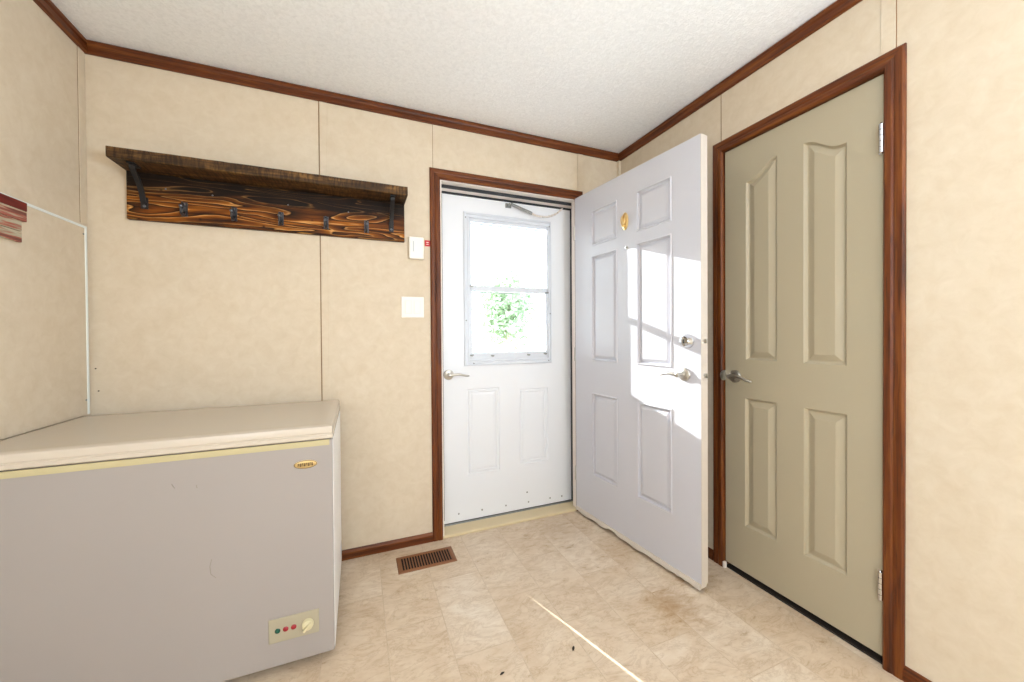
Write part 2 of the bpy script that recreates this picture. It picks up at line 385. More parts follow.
bm = bmesh.new(); loft(bm, [[V((x, y, z)) for y, z in ((.104, .012), (.108, .0165), (.160, .0165), (.160, .012))] for x in (-1.2455, -.3105)])
obj('sill_strip', bm, M['sill_grey'], jf, 'scuffed grey metal strip on the sill')

# ------------------------------------------------------------------ moulded panel leaf builder
def leaf(w_bot, w_top, z0, z1, th, panels, prof, holes=(), left=None):
    """local frame: X along width, Y into thickness (front at Y=0), Z up.
    panels: (s0, s1, zb, topfn(s)) outlines; prof: [(inset, depth)]"""
    bm = bmesh.new()
    def outline(p, ins):
        s0, s1, zb, tf = p; a, b = s0+ins, s1-ins; n = 1 if not callable(tf) else 14
        top = [(b+(a-b)*i/n, ((tf(b+(a-b)*i/n) if callable(tf) else tf) - ins)) for i in range(n+1)]
        return [(a, zb+ins), (b, zb+ins)] + top
    outer = [(w_bot, z0), (w_top, z1)] + (left or [(0., z1), (0., z0)])
    loops = [outline(p, 0) for p in panels] + [[(a, c), (b, c), (b, d), (a, d)] for a, b, c, d in holes]
    allp = [[V((x, z, 0)) for x, z in L] for L in [outer] + loops]
    verts = [[bm.verts.new((x, 0, z)) for x, z in L] for L in [outer] + loops]
    flatv = [v for L in verts for v in L]
    for t in geometry.tessellate_polygon(allp):
        try: bm.faces.new([flatv[i] for i in t])
        except ValueError: pass
    for p, ring in zip(panels, verts[1:]):
        prev = ring
        for ins, dep in prof:
            cur = [bm.verts.new((x, dep, z)) for x, z in outline(p, ins)]
            n = len(cur)
            for i in range(n): bm.faces.new((prev[i], prev[(i+1) % n], cur[(i+1) % n], cur[i]))
            prev = cur
        bm.faces.new(prev)
    # back face and sides
    bl = [outer] + [[(a, c), (b, c), (b, d), (a, d)] for a, b, c, d in holes]
    bv = [[bm.verts.new((x, th, z)) for x, z in L] for L in bl]; fb = [v for L in bv for v in L]
    for t in geometry.tessellate_polygon([[V((x, z, 0)) for x, z in L] for L in bl]):
        bm.faces.new([fb[i] for i in t][::-1])
    fronts = [verts[0]] + verts[1+len(panels):]
    for f, b in zip(fronts, bv):
        n = len(f)
        for i in range(n): bm.faces.new((f[i], f[(i+1) % n], b[(i+1) % n], b[i]))
    return bm

def lever(parent, s, z, d, L, mat, droop=.0, y0=0., r=.031, label=None, hy=.045):
    """lever handle: round rose, neck, curved tapering lever toward d (+1/-1 in local X)"""
    h = bmesh.new()
    lathe(h, (s, y0, z), (0, -1, 0), [(0, r), (.004, r), (.008, r*.92), (.011, r*.62), (.013, r*.45)], 28)
    lathe(h, (s, y0, z), (0, -1, 0), [(.012, .0115), (.030, .0100), (hy-.004, .0115), (hy+.007, .0110), (hy+.010, .006)], 20)
    pts = spline([(s, y0-hy, z), (s+d*.02, y0-hy-.003, z+.002), (s+d*L*.45, y0-hy-.004, z+.004), (s+d*L*.8, y0-hy-.001, z-.002-droop*.5), (s+d*L, y0-hy+.004, z-.002-droop)])
    n = len(pts); rr = [.0105*(1-.45*i/(n-1)) for i in range(n)]; rr[-1] *= .5
    tube(h, pts, rr, 12, .85)
    return obj('lever_handle', h, mat, parent, label, smooth=True)

# ------------------------------------------------------------------ storm door (door_1)
DY = .115
d1 = empty('door_1', (0, DY, 0)); struct(d1, 'white storm door with a window in the outside doorway', 'door')
gx0, gx1, gz0, gz1 = -1.034, -.502, 1.040, 1.860
sp = [(-1.062, -.850, .298, .828), (-.712, -.502, .314, .806)]
prof_storm = [(.003, .0045), (.009, .005), (.013, .0), (.021, .0), (.025, .005), (.040, .002)]
zb, zt = .021, 2.0100
# the latch edge is slightly out of true above z=.27: a sliver of sun passes beside it
bm = leaf(-.3245, -.3235, zb, zt, .030, sp, prof_storm, [(gx0-.006, gx1+.006, gz0-.006, gz1+.006)], [(-1.2205, zt), (-1.2205, .60), (-1.2215, .34), (-1.2330, .225), (-1.2330, zb)])
obj('door_leaf', bm, M['storm_white'], d1)
boxobj('edge_seal', (-1.2150, -1.2075, -.0015, .0005, zb+.02, zt-.003), M['rubber'], d1, 'thin black rubber seal')
def rect_ring(bm, x0, x1, z0, z1, w, y0, y1):
    box(bm, x0, x1, y0, y1, z0, z0+w); box(bm, x0, x1, y0, y1, z1-w, z1)
    box(bm, x0, x0+w, y0, y1, z0+w, z1-w); box(bm, x1-w, x1, y0, y1, z0+w, z1-w)
bm = bmesh.new()
fp = [(0, 0), (.001, -.010), (.006, -.012), (.012, -.012), (.016, -.006), (.024, -.006), (.026, -.009), (.034, -.009), (.036, -.001), (.036, 0)]
wx0, wx1, wz0, wz1 = -1.078, -.476, .970, 1.916
loft(bm, [[V((sx_, y, sz_)) for sx_, sz_ in ((wx0+i, wz0+i), (wx1-i*.62, wz0+i), (wx1-i*.62, wz1-i), (wx0+i, wz1-i))] for i, y in fp], cap=False)
fr_ = obj('window_frame', bm, M['sash'], d1, 'raised white window frame')
box_ = [(wx0+.034, gx0+.002, -.001, .004, wz0+.034, wz1-.034), (gx1-.002, wx1-.020, -.001, .004, wz0+.034, wz1-.034), (gx0, gx1, -.001, .004, wz0+.034, gz0+.002), (gx0, gx1, -.001, .004, gz1-.002, wz1-.034)]
boxobj('frame_flange', box_, M['sash'], fr_)
bm = bmesh.new(); rect_ring(bm, gx0, gx1, 1.448, gz1, .010, .016, .024)
up = obj('upper_sash', bm, M['sash'], d1)
boxobj('glass_pane', (gx0+.009, gx1-.009, .019, .0215, 1.457, gz1-.009), M['glass'], up)
bm = bmesh.new(); rect_ring(bm, gx0, gx1, gz0, 1.462, .010, .003, .012)
lo_ = obj('lower_sash', bm, M['sash'], d1)
boxobj('glass_pane', (gx0+.009, gx1-.009, .0065, .009, gz0+.009, 1.454), M['glass'], lo_)
boxobj('meeting_rail', (gx0-.004, gx1+.004, -.001, .024, 1.434, 1.468), M['sash'], d1, bevel=.003)
boxobj('screen_rail', (gx0+.012, -.690, .012, .017, 1.424, 1.431), M['sill_grey'], d1, 'grey edge of the sliding screen')
for x, z in ((-1.030, 1.036), (-.895, 1.030), (-.645, 1.030), (-.522, 1.034), (-1.030, 1.462), (-.508, 1.440)):
    bm = bmesh.new(); box(bm, x-.010, x+.010, -.012, -.001, z-.004, z+.004); box(bm, x-.004, x+.004, -.015, -.010, z-.007, z+.003)
    obj('sash_clip', bm, M['sill_grey'], d1, bevel=.001)
for x, z in ((-1.02, .985), (-.50, .988), (-1.066, 1.88), (-.490, 1.88), (-1.066, 1.25), (-.486, 1.30)):
    bm = bmesh.new(); lathe(bm, (x, -.011, z), (0, -1, 0), [(0, .0045), (.002, .004), (.003, .001)], 10); obj('screw', bm, M['sill_grey'], d1)
for x, z in ((-1.12, .068), (-.97, .066), (-.81, .064), (-.65, .060), (-.49, .058), (-.40, .056), (-.66, .125)):
    bm = bmesh.new(); lathe(bm, (x, 0, z), (0, -1, 0), [(0, .0055), (.002, .005), (.003, .001)], 10); obj('screw', bm, M['sill_grey'], d1)
lever(d1, -1.176, .922, 1, .118, M['nickel'], .006, label='brushed nickel lever handle')
boxobj('bottom_sweep', (-1.230, -.3235, .002, .026, .0120, zb+.004), M['rubber'], d1, 'dark rubber strip under the door')
# wind chain with its spring, from the leaf to the frame head
bm = bmesh.new(); box(bm, -.800, -.762, -.010, 0, 1.972, 2.000); box(bm, -.792, -.770, -.026, -.008, 1.978, 1.994)
for zz in (1.979, 1.993): lathe(bm, (-.781, -.026, zz), (0, -1, 0), [(0, .005), (.004, .004)], 8)
ch = obj('chain_bracket', bm, M['sill_grey'], d1, 'small metal bracket', bevel=.002)
bm = bmesh.new(); a, b = V((-.770, -.022, 1.992)), V((-.625, -.030, 1.946)); pts = []
ax = (b-a).normalized(); u = ax.orthogonal().normalized(); w = ax.cross(u)
for i in range(20*8+1):
    t = i/160; an = 2*math.pi*20*t; pts.append(a+(b-a)*t + (u*math.cos(an)+w*math.sin(an))*.0085)
tube(bm, pts, .0022, 6); obj('spring', bm, M['sill_grey'], ch)
bm = bmesh.new()
cp = spline([b, (-.59, -.030, 1.937), (-.54, -.028, 1.936), (-.50, -.024, 1.943), (-.44, -.014, 1.970), (-.385, -.006, 2.015)], 5)
for i in range(len(cp)-1):
    tube(bm, [cp[i], cp[i].lerp(cp[i+1], .85)], .0070 if i % 2 else .0045, 7)
obj('chain', bm, M['jamb_white'], ch)

# ------------------------------------------------------------------ entry door standing open (door_2)
hx, hy = V((-.362, -.010)), V((-.270, -.899))
dd = hy-hx; W = .889; ang = math.atan2(dd.y, dd.x)
d2 = empty('door_2', (hx.x, hx.y, 0), ang); struct(d2, 'white six panel entry door standing open', 'door')
cols = ((.160, .378), (.520, .738)); rows = ((.290, .800), (.998, 1.640), (1.700, 1.914))
sp = [(a, b, c, d) for a, b in cols for c, d in rows]
prof_entry = [(.0025, -.0035), (.007, -.0035), (.0095, .008), (.015, .012), (.030, .0040), (.033, .003)]
bm = leaf(W, W, .034, 2.043, .044, sp, prof_entry)
obj('door_leaf', bm, M['white_door'], d2)
boxobj('edge_strip', (W, W+.002, .0005, .0435, .034, 2.043), M['edge_white'], d2, 'off-white latch edge')
# torn bottom sweep: irregular lower edge
bm = bmesh.new(); n = 46; top, bot = [], []
for i in range(n+1):
    s_ = .004 + (W-.006)*i/n; zz = .016 + .003*math.sin(i*.9) + random.uniform(-.002, .002)
    if 15 < i < 21: zz += (.012, .020, .016, .010, .004)[i-16]
    if 30 < i < 42: zz += random.uniform(-.003, .006)
    bot.append((s_, zz)); top.append((s_, .040+random.uniform(-.0015, .0015)))
for k_, (ya, yb) in enumerate(((-.006, .001),)):
    r = [[V((s_, ya, z)) for s_, z in top], [V((s_, ya-.003, z)) for s_, z in bot], [V((s_, yb, z+.001)) for s_, z in bot], [V((s_, yb, z)) for s_, z in top]]
    loft(bm, [[q[i] for q in r] for i in range(n+1)])
obj('door_sweep', bm, M['edge_white'], d2, 'torn white vinyl sweep along the bottom')
boxobj('bottom_rail', (.002, W-.002, .004, .040, .018, .034), M['edge_white'], d2)
lever(d2, .806, .972, -1, .110, M['nickel'], .004, label='brushed nickel lever handle', hy=.050)
bm = bmesh.new()
lathe(bm, (.824, 0, 1.126), (0, -1, 0), [(0, .033), (.004, .033), (.010, .029), (.018, .027), (.028, .022), (.030, .015), (.0305, .001)], 28)
db = obj('deadbolt', bm, M['chrome'], d2, 'round chrome deadbolt', smooth=True)
boxobj('keyhole', (.8215, .8265, -.032, -.0302, 1.117, 1.135), M['black_hole'], db)
bm = bmesh.new(); lathe(bm, (.452, 0, 1.632), (0, -1, 0), [(0, .0085), (.003, .0085), (.0045, .005), (.005, .001)], 18)
pe = obj('peephole', bm, M['nickel'], d2, smooth=True)
bm = bmesh.new(); lathe(bm, (.452, -.0052, 1.632), (0, -1, 0), [(0, .0042), (.001, .003), (.0012, .0005)], 14); obj('lens', bm, M['black_hole'], pe)
# brass door knocker: oval back plate, hinged drop and striker
bm = bmesh.new()
def ov(a, b, y): return [V((.440+a*math.cos(t), y, 1.778+b*math.sin(t))) for t in [2*math.pi*i/32 for i in range(32)]]
loft(bm, [ov(.024, .048, 0), ov(.024, .048, -.003), ov(.019, .043, -.007), ov(.009, .030, -.009)])
kn = obj('door_knocker', bm, M['brass'], d2, 'small brass oval door knocker', smooth=True)
bm = bmesh.new()
tube(bm, spline([(.440, -.010, 1.812), (.428, -.014, 1.800), (.427, -.018, 1.775), (.440, -.020, 1.752), (.453, -.018, 1.775), (.452, -.014, 1.800), (.440, -.010, 1.812)]), .0034, 8)
lathe(bm, (.440, -.007, 1.752), (0, -1, 0), [(0, .006), (.010, .005), (.016, .0065), (.018, .003)], 14)
obj('knocker_drop', bm, M['brass'], kn, smooth=True)
for z in (.972, 1.126):
    bm = bmesh.new(); box(bm, W+.002, W+.0035, .009, .035, z-.028, z+.028); pl = obj('latch_plate', bm, M['edge_white'] , d2, bevel=.001)
    bm = bmesh.new(); lathe(bm, (W+.003, .022, z), (1, 0, 0), [(0, .0105), (.004 if z > 1 else .010, .0100), (.005 if z > 1 else .012, .004)], 16); obj('latch_bolt', bm, M['nickel'], pl, smooth=True)
for z in (.25, 1.03, 1.82):
    bm = bmesh.new(); lathe(bm, (-.010, .004, z-.045), (0, 0, 1), [(0, .006), (.03, .006), (.0302, .005), (.0305, .006), (.06, .006), (.0602, .005), (.0605, .006), (.09, .006)], 12)
    obj('hinge', bm, M['nickel'], d2)

# ------------------------------------------------------------------ greige closet door (door_3)
d3 = empty('door_3', (.006, -.798, 0), -math.pi/2); struct(d3, 'greige closet door with arched raised panels', 'door')
CW = .603
def arch(s0, s1, zl, zr):
    def f(s):
        t = max(0., min(1., (s-s0)/(s1-s0)))
        return zl+(zr-zl)*(t*t*(3-2*t)*.75+t*.25)
    return f
ARC = [(0, 1.866), (.10, 1.866), (.2, 1.8675), (.28, 1.870), (.42, 1.882), (.55, 1.897), (.7, 1.914), (.85, 1.926), (1, 1.931)]
def arc_z(t):
    t = max(0, min(1, t))
    for (a, p), (b, q) in zip(ARC, ARC[1:]):
        if t <= b: return p+(q-p)*(t-a)/(b-a)
def top_l(s): return arc_z((s-.106)/.140)
def top_r(s): return arc_z((.495-s)/.146)
cp_ = [(.106, .246, 1.036, top_l), (.349, .495, 1.036, top_r), (.100, .244, .250, .857), (.351, .497, .250, .855)]
prof_closet = [(.002, .0015), (.008, .010), (.011, .0115), (.015, .0110), (.034, .0035), (.038, .0022), (.041, .002)]
bm = leaf(CW, CW, .030, 2.050, .035, cp_, prof_closet)
obj('door_leaf', bm, M['greige'], d3)
lever(d3, .052, .953, 1, .105, M['nickel'], .012, label='brushed nickel lever handle', r=.030, hy=.040)
for z0 in (1.777, .233):
    bm = bmesh.new()
    for i in range(5):
        a = z0 + i*.0196; lathe(bm, (CW-.003, -.017, a), (0, 0, 1), [(0, .0050), (.0006, .0064), (.0186, .0064), (.0192, .0048)], 14)
    lathe(bm, (CW-.003, -.017, z0-.004), (0, 0, 1), [(0, .002), (.004, .005)], 12); lathe(bm, (CW-.003, -.017, z0+.098), (0, 0, 1), [(0, .005), (.004, .002)], 12); box(bm, CW-.0075, CW-.0045, -.017, .001, z0, z0+.098)
    hg = obj('hinge', bm, M['chrome'], d3, 'silver butt hinge')
    boxobj('hinge_leaf', (CW-.016, CW-.001, -.0012, .0, z0, z0+.098), M['chrome'], hg)
cj = empty('trim_23', (0, 0, 0)); struct(cj, 'frame of the greige closet door', 'door frame')
boxobj('jamb', [(0.0, .12, -.7945, CY0, 0, CZ), (0.0, .12, CY1, -1.4035, 0, CZ), (.0, .12, -1.4035, -.7945, 2.053, CZ)], M['oak_z'], cj)
boxobj('door_stop', [(.044, .056, -.806, -.7945, 0, 2.048), (.044, .056, -1.4035, -1.392, 0, 2.048), (.044, .056, -1.392, -.806, 2.036, 2.053)], M['oak_z'], cj)
bm = bmesh.new(); lathe(bm, (-.004, -.7955, .953), (0, -1, 0), [(0, .026), (.0015, .026), (.002, .020)], 20)
obj('strike_plate', bm, M['chrome'], cj, 'bright curved strike plate')
bm = bmesh.new(); box(bm, -.0135, .002, -.806, -.7965, 0, .030); obj('unpainted_foot', bm, M['jamb_white'], cj, 'bare white foot of the jamb')

# spring doorstop low on the wall behind the open door
bm = bmesh.new(); lathe(bm, (-.010, -.700, .085), (-1, 0, 0), [(0, .012), (.004, .012), (.006, .006), (.05, .006), (.051, .009), (.062, .009), (.064, .005)], 14)
tag(obj('door_stop_bumper', bm, M['nickel'], smooth=True), 'small metal doorstop low on the wall behind the open white door', 'doorstop')

# ------------------------------------------------------------------ chest freezer
FX0, FX1, FY0, FY1 = XL+.006, -1.7685, -.648, -.070
fz = empty('chest_freezer', ((FX0+FX1)/2, (FY0+FY1)/2, 0)); tag(fz, 'off-white chest freezer in the left corner below the coat shelf', 'freezer')
def rel(o): 
    o.matrix_parent_inverse = Matrix.Translation(-fz.location) ; return o
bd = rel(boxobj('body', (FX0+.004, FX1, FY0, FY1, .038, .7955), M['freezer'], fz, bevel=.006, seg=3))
rel(boxobj('side_panel', (FX1-.0005, FX1+.0015, FY0+.007, FY1-.006, .046, .790), M['freezer_side_lit'], fz, 'right side panel with painted-in doorway light'))
rel(boxobj('rim', (FX0+.006, FX1-.010, FY0-.0025, FY0+.003, .776, .7950), M['freezer_rim'], fz, 'yellowed plastic rim strip'))
rel(boxobj('gasket', (FX0+.012, FX1-.006, FY0+.008, FY1-.010, .7945, .802), M['dark_gap'], fz, 'dark lid gasket'))
bm = bmesh.new(); y0, y1 = FY0-.006, FY1
x0, x1 = FX0, FX1+.002
rg = []
for ins, z in ((.004, .7985), (0, .802), (0, .8125), (.0035, .8145), (.0035, .8175), (.0015, .8195), (.0015, .836), (.004, .8415), (.010, .8440), (.030, .8450)):
    r_ = .010; pts = []
    for cx, cy, a0 in ((x1-r_, y1-r_, 0), (x0+r_, y1-r_, 90), (x0+r_, y0+r_, 180), (x1-r_, y0+r_, 270)):
        for j in range(5):
            a = math.radians(a0+j*22.5); rr = r_
            px, py = cx+rr*math.cos(a), cy+rr*math.sin(a)
            px = max(min(px, x1-ins), x0+ins); py = max(min(py, y1-ins), y0+ins); pts.append(V((px, py, z)))
    rg.append(pts)
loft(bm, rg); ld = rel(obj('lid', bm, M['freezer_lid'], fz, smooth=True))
for x in (FX0+.18, FX1-.18): rel(boxobj('lid_hinge', (x-.04, x+.04, FY1, FY1+.012, .73, .82), M['cream_plastic'], fz))
bm = bmesh.new(); box(bm, FX0+.03, FX1-.06, FY0+.10, FY1-.02, .014, .040); rel(obj('base_plinth', bm, M['dark_gap'], fz, 'dark recessed base'))
for x in (FX0+.07, FX1-.06):
    for y in (FY0+.07, FY1-.06):
        bm = bmesh.new(); lathe(bm, (x, y, 0), (0, 0, 1), [(0, .018), (.01, .02), (.016, .012)], 14); rel(obj('foot', bm, M['rubber'], fz))
# badge: gold oval with a dark rim on its left and illegible dark lettering
bx, bz, yy = -1.8535, .7165, FY0-.0005
bm = bmesh.new(); loft(bm, [[V((bx+a*math.cos(t), y, bz+b*math.sin(t))) for t in [2*math.pi*i/40 for i in range(40)]] for a, b, y in ((.036, .0145, yy), (.036, .0145, yy-.002), (.034, .0125, yy-.0032))])
bg = rel(obj('badge', bm, M['gold'], fz, 'small gold oval badge', smooth=True))
bm = bmesh.new()
rr = [V((bx+.0345*math.cos(t), yy-.0030, bz+.0132*math.sin(t))) for t in [2*math.pi*i/60 for i in range(61)]]
tube(bm, rr, .0007, 6); o = obj('badge_outline', bm, M['badge_dark'], bg)
bm = bmesh.new(); x = bx-.0235; random.seed(3)
for i in range(8):      # letter-like strokes, unreadable as in the photograph
    w_ = .0040; t = .0016
    box(bm, x, x+t, yy-.0045, yy-.003, bz-.0052, bz+.0052)
    if i % 2 == 0: box(bm, x, x+w_, yy-.0045, yy-.003, bz+.003, bz+.0052); box(bm, x, x+w_, yy-.0045, yy-.003, bz-.0006, bz+.0006)
    else: box(bm, x, x+w_, yy-.0045, yy-.003, bz-.0052, bz-.003); box(bm, x+w_-t, x+w_, yy-.0045, yy-.003, bz-.0052, bz+.0052)
    x += .0060
obj('badge_lettering', bm, M['badge_dark'], bg)
# control panel
cx0, cx1, cz0, cz1 = -1.970, -1.817, .122, .204
bm = bmesh.new(); box(bm, cx0, cx1, FY0-.004, FY0+.001, cz0, cz1)
cpn = rel(obj('control_panel', bm, M['cream_plastic'], fz, 'cream control panel', bevel=.003))
for x, m, l in ((-1.943, 'green_light', 'dark green indicator light'), (-1.919, 'red_light', 'red indicator light'), (-1.895, 'red_light', 'red indicator light')):
    bm = bmesh.new(); lathe(bm, (x, FY0-.0035, .163), (0, -1, 0), [(0, .0085), (.002, .0083), (.004, .006), (.005, .001)], 20)
    obj('indicator_light', bm, M[m], cpn, l, smooth=True)
bm = bmesh.new(); lathe(bm, (-1.852, FY0-.0035, .161), (0, -1, 0), [(0, .0185), (.003, .0185), (.012, .0165), (.014, .013), (.0142, .001)], 30)
kb = obj('knob', bm, M['knob_cream'], cpn, 'cream round thermostat knob', smooth=True)
bm = bmesh.new(); c_, s_ = math.cos(.75), math.sin(.75); v_ = box(bm, -.0155, .0155, -.026, -.0135, -.0042, .0042)
for v in v_: x, z = v.co.x, v.co.z; v.co = V((-1.852+x*c_-z*s_, FY0-.0035+v.co.y+.0, .161+x*s_+z*c_))
obj('grip', bm, M['knob_cream'], kb, bevel=.0015)
bm = bmesh.new(); box(bm, FX1+.0012, FX1+.0028, -.160, -.120, .10, .165); rel(obj('side_label', bm, M['paper_grey'], fz, 'pale grey label low on the side'))
# scratches on the front
def scuff(pts, r, nm='scratch'):
    bm = bmesh.new(); tube(bm, [V((x, FY0-.0003, z)) for x, z in pts], r, 5); rel(obj(nm, bm, M['paper_dark'], fz, 'grey scratch on the front'))
M['paper_dark'] = flat('grey scuff', '8C857C', .6)
scuff([(-2.123, .447), (-2.128, .425), (-2.126, .400), (-2.112, .384)], .0009)
scuff([(-2.222, .705), (-2.214, .690)], .0012); scuff([(-2.160, .692), (-2.158, .682)], .0010)

# ------------------------------------------------------------------ coat shelf with hooks
sx0, sx1 = -2.590, -1.442
cs = empty('coat_shelf', (0, 0, 0)); tag(cs, 'rustic dark burnt wood coat shelf with iron hooks on the back wall', 'shelf')
def plank(name, x0, x1, y0, y1, z0, z1, mat, label, seed, amp=.0012):
    random.seed(seed); bm = bmesh.new(); n = 40; rings = []
    for i in range(n+1):
        x = x0+(x1-x0)*i/n; r = lambda: random.uniform(-amp, amp)
        rings.append([V((x, y1, z0)), V((x, y1, z1)), V((x, y0+.003+r(), z1+r()*.5)), V((x, y0+r(), z1-.003)), V((x, y0+r(), z0+.003)), V((x, y0+.003+r(), z0+r()*.5))])
    loft(bm, rings); return obj(name, bm, mat, cs, label)
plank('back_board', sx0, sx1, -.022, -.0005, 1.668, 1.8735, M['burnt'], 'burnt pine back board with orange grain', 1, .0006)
plank('shelf_board', sx0-.003, sx1+.003, -.155, -.0005, 1.8735, 1.9165, M['sawn'], 'rough sawn dark brown top plank', 2, .0008)
def iron_bracket(x):
    bm = bmesh.new()
    pts = spline([(x, -.120, 1.866), (x, -.112, 1.850), (x, -.080, 1.822), (x, -.050, 1.785), (x, -.032, 1.740)], 5)
    n = len(pts); rings = []
    for i, p in enumerate(pts):
        d = (pts[min(i+1, n-1)]-pts[max(i-1, 0)]).normalized(); nrm = V((1, 0, 0)).cross(d).normalized(); t = .0035; w = .010
        rings.append([p+V((w, 0, 0))+nrm*t, p-V((w, 0, 0))+nrm*t, p-V((w, 0, 0))-nrm*t, p+V((w, 0, 0))-nrm*t])
    loft(bm, rings); box(bm, x-.012, x+.012, -.135, -.075, 1.8665, 1.8735); box(bm, x-.012, x+.012, -.0265, -.0215, 1.715, 1.765)
    b = obj('bracket', bm, M['iron'], cs, 'curved black iron bracket', bevel=.001)
    for p, d in (((x, -.0265, 1.727), (0, -1, 0)), ((x, -.098, 1.8665), (0, 0, -1))):
        bm = bmesh.new(); lathe(bm, p, d, [(0, .006), (.002, .0055), (.004, .001)], 10); obj('rivet', bm, M['iron_worn'], b, smooth=True)
iron_bracket(-2.530); iron_bracket(-1.510)
def hook(x):
    bm = bmesh.new(); z = 1.728
    box(bm, x-.011, x+.011, -.0265, -.0215, z-.030, z+.032)
    tube(bm, spline([(x, -.026, z-.012), (x, -.040, z-.026), (x, -.058, z-.022), (x, -.062, z-.004), (x, -.056, z+.006)], 5), [.0058]*20+[.0046], 10)
    tube(bm, spline([(x, -.026, z+.014), (x, -.040, z+.016), (x, -.050, z+.026)], 4), .0042, 8)
    h = obj('hook', bm, M['iron_hook'], cs, 'small black iron coat hook', smooth=False, bevel=.0)
    bm = bmesh.new(); lathe(bm, (x, -.062, z-.0), (0, -.3, 1), [(0, .0046), (.004, .008), (.009, .0078), (.012, .003)], 12)
    obj('hook_tip', bm, M['iron_worn'], h, smooth=True)
    for dz in (-.022, .024):
        bm = bmesh.new(); lathe(bm, (x, -.0265, z+dz), (0, -1, 0), [(0, .004), (.0015, .0035), (.0022, .001)], 8); obj('screw', bm, M['iron_worn'], h)
for x in (-2.392, -2.208, -2.020, -1.824, -1.634): hook(x)
for x, z in ((-2.458, 1.812), (-2.29, 1.806), (-1.99, 1.800), (-1.72, 1.796)):
    bm = bmesh.new(); lathe(bm, (x, -.0215, z), (0, -1, 0), [(0, .004), (.0015, .0035), (.002, .001)], 8); obj('screw', bm, M['iron_worn'], cs)

# ------------------------------------------------------------------ light switch, chime box, sticker
sw = empty('light_switch', (-1.3995, 0, 1.316)); tag(sw, 'white double light switch plate beside the doorway casing', 'light switch')
bm = bmesh.new(); box(bm, -.0605, .0605, -.006, -.0005, -.0575, .0575); obj('cover_plate', bm, M['switch'], sw, bevel=.003)
for x, tilt in ((-.024, .0025), (.024, 0)):
    bm = bmesh.new(); w = .0165
    v = box(bm, x-w, x+w, -.0095, -.0055, -.034, .034)
    for q in v:
        if q.co.y < -.007: q.co.y += -tilt if q.co.z > 0 else tilt*.5
    obj('rocker', bm, M['switch'], sw, bevel=.001)
    bm = bmesh.new(); rect_ring(bm, x-w-.0015, x+w+.0015, -.0355, .0355, .001, -.0068, -.0058); obj('rocker_gap', bm, M['paper_grey'], sw)
for x, z in ((-.024, .048), (.024, .048), (-.024, -.048), (.024, -.048)):
    bm = bmesh.new(); lathe(bm, (x, -.006, z), (0, -1, 0), [(0, .0032), (.0008, .0028)], 10); obj('screw', bm, M['switch'], sw)
tb = empty('thermostat_box', (-1.379, 0, 1.640)); tag(tb, 'white wall box above the light switch near the doorway casing', 'wall box')
bm = bmesh.new(); box(bm, -.039, .039, -.026, .001, -.060, .060); hb = obj('housing', bm, M['switch'], tb, bevel=.004)
boxobj('slot', (-.020, -.014, -.0268, -.0255, -.022, .036), M['paper_grey'], tb, 'narrow grey slot')
st = empty('sticker', (-1.3155, -.0005, 1.675)); tag(st, 'small red square sticker between the white wall box and the brown casing', 'sticker')
boxobj('sticker_sheet', (-.0155, .0145, -.0012, .002, -.017, .017), M['red'], st)
boxobj('sticker_mark', [(-.006, .006, -.0016, -.0012, .003, .006), (-.006, .006, -.0016, -.0012, -.007, -.004)], M['switch'], st, 'faint pale printed mark')
# nail holes / marks by the left corner
for i, (x, z) in enumerate(((-2.7085, 1.03), (-2.700, .935))):
    bm = bmesh.new(); lathe(bm, (x, .002, z), (0, -1, 0), [(0, .0035), (.003, .003), (.0035, .0008)], 8)
    tag(obj('nail_head', bm, M['badge_dark']), 'tiny dark nail head in the left corner of the back wall, %s of the two' % ('upper', 'lower')[i], 'nail', 'nail heads on the back wall')

# ------------------------------------------------------------------ wall board with white edging + sign on the left wall
wp = empty('wall_panel', (XL, -1.2, 1.2)); tag(wp, 'flat beige board with white edging fixed to the left wall', 'wall panel')
PY0, PY1, PZ0, PZ1 = -2.5, -.024, .845, 1.620
def relto(o, p): o.matrix_parent_inverse = Matrix.Translation(-p.location); return o
relto(boxobj('board', (XL, XL+.008, PY0+.004, PY1-.004, PZ0, PZ1-.004), M['wall'], wp), wp)
relto(boxobj('edging', [(XL, XL+.0105, PY1-.012, PY1, PZ0, PZ1), (XL, XL+.0105, PY0, PY1-.012, PZ1-.010, PZ1)], M['panel_trim'], wp, 'white plastic edging', bevel=.002), wp)
for y, z in ((-.043, 1.585), (-.043, .905), (-.9, 1.595)):
    bm = bmesh.new(); lathe(bm, (XL+.008, y, z), (1, 0, 0), [(0, .0045), (.0015, .004), (.002, .001)], 10); relto(obj('screw', bm, M['sill_grey'], wp), wp)
sg = empty('wooden_sign', (XL+.009, -.62, 1.55)); tag(sg, 'red and grey streaked wooden plank sign on the left wall board', 'sign')
random.seed(5)
def ragged(name, y1, z0, z1, mat, t, lab, y0=-.95):
    bm = bmesh.new(); box(bm, XL+.0085, XL+.0085+t, y0, y1, z0, z1); relto(obj(name, bm, mat, sg, lab, bevel=.002), sg)
ragged('plank', -.346, 1.583, 1.612, M['sign_red'], .014, 'deep red top plank')
ragged('plank', -.346, 1.548, 1.583, M['sign_streak'], .013, 'streaked grey and red plank')
ragged('plank', -.3660, 1.512, 1.547, M['sign_streak'], .012, 'streaked grey and red plank')
ragged('plank', -.3660, 1.476, 1.511, M['sign_streak'], .012, 'streaked grey and red plank')

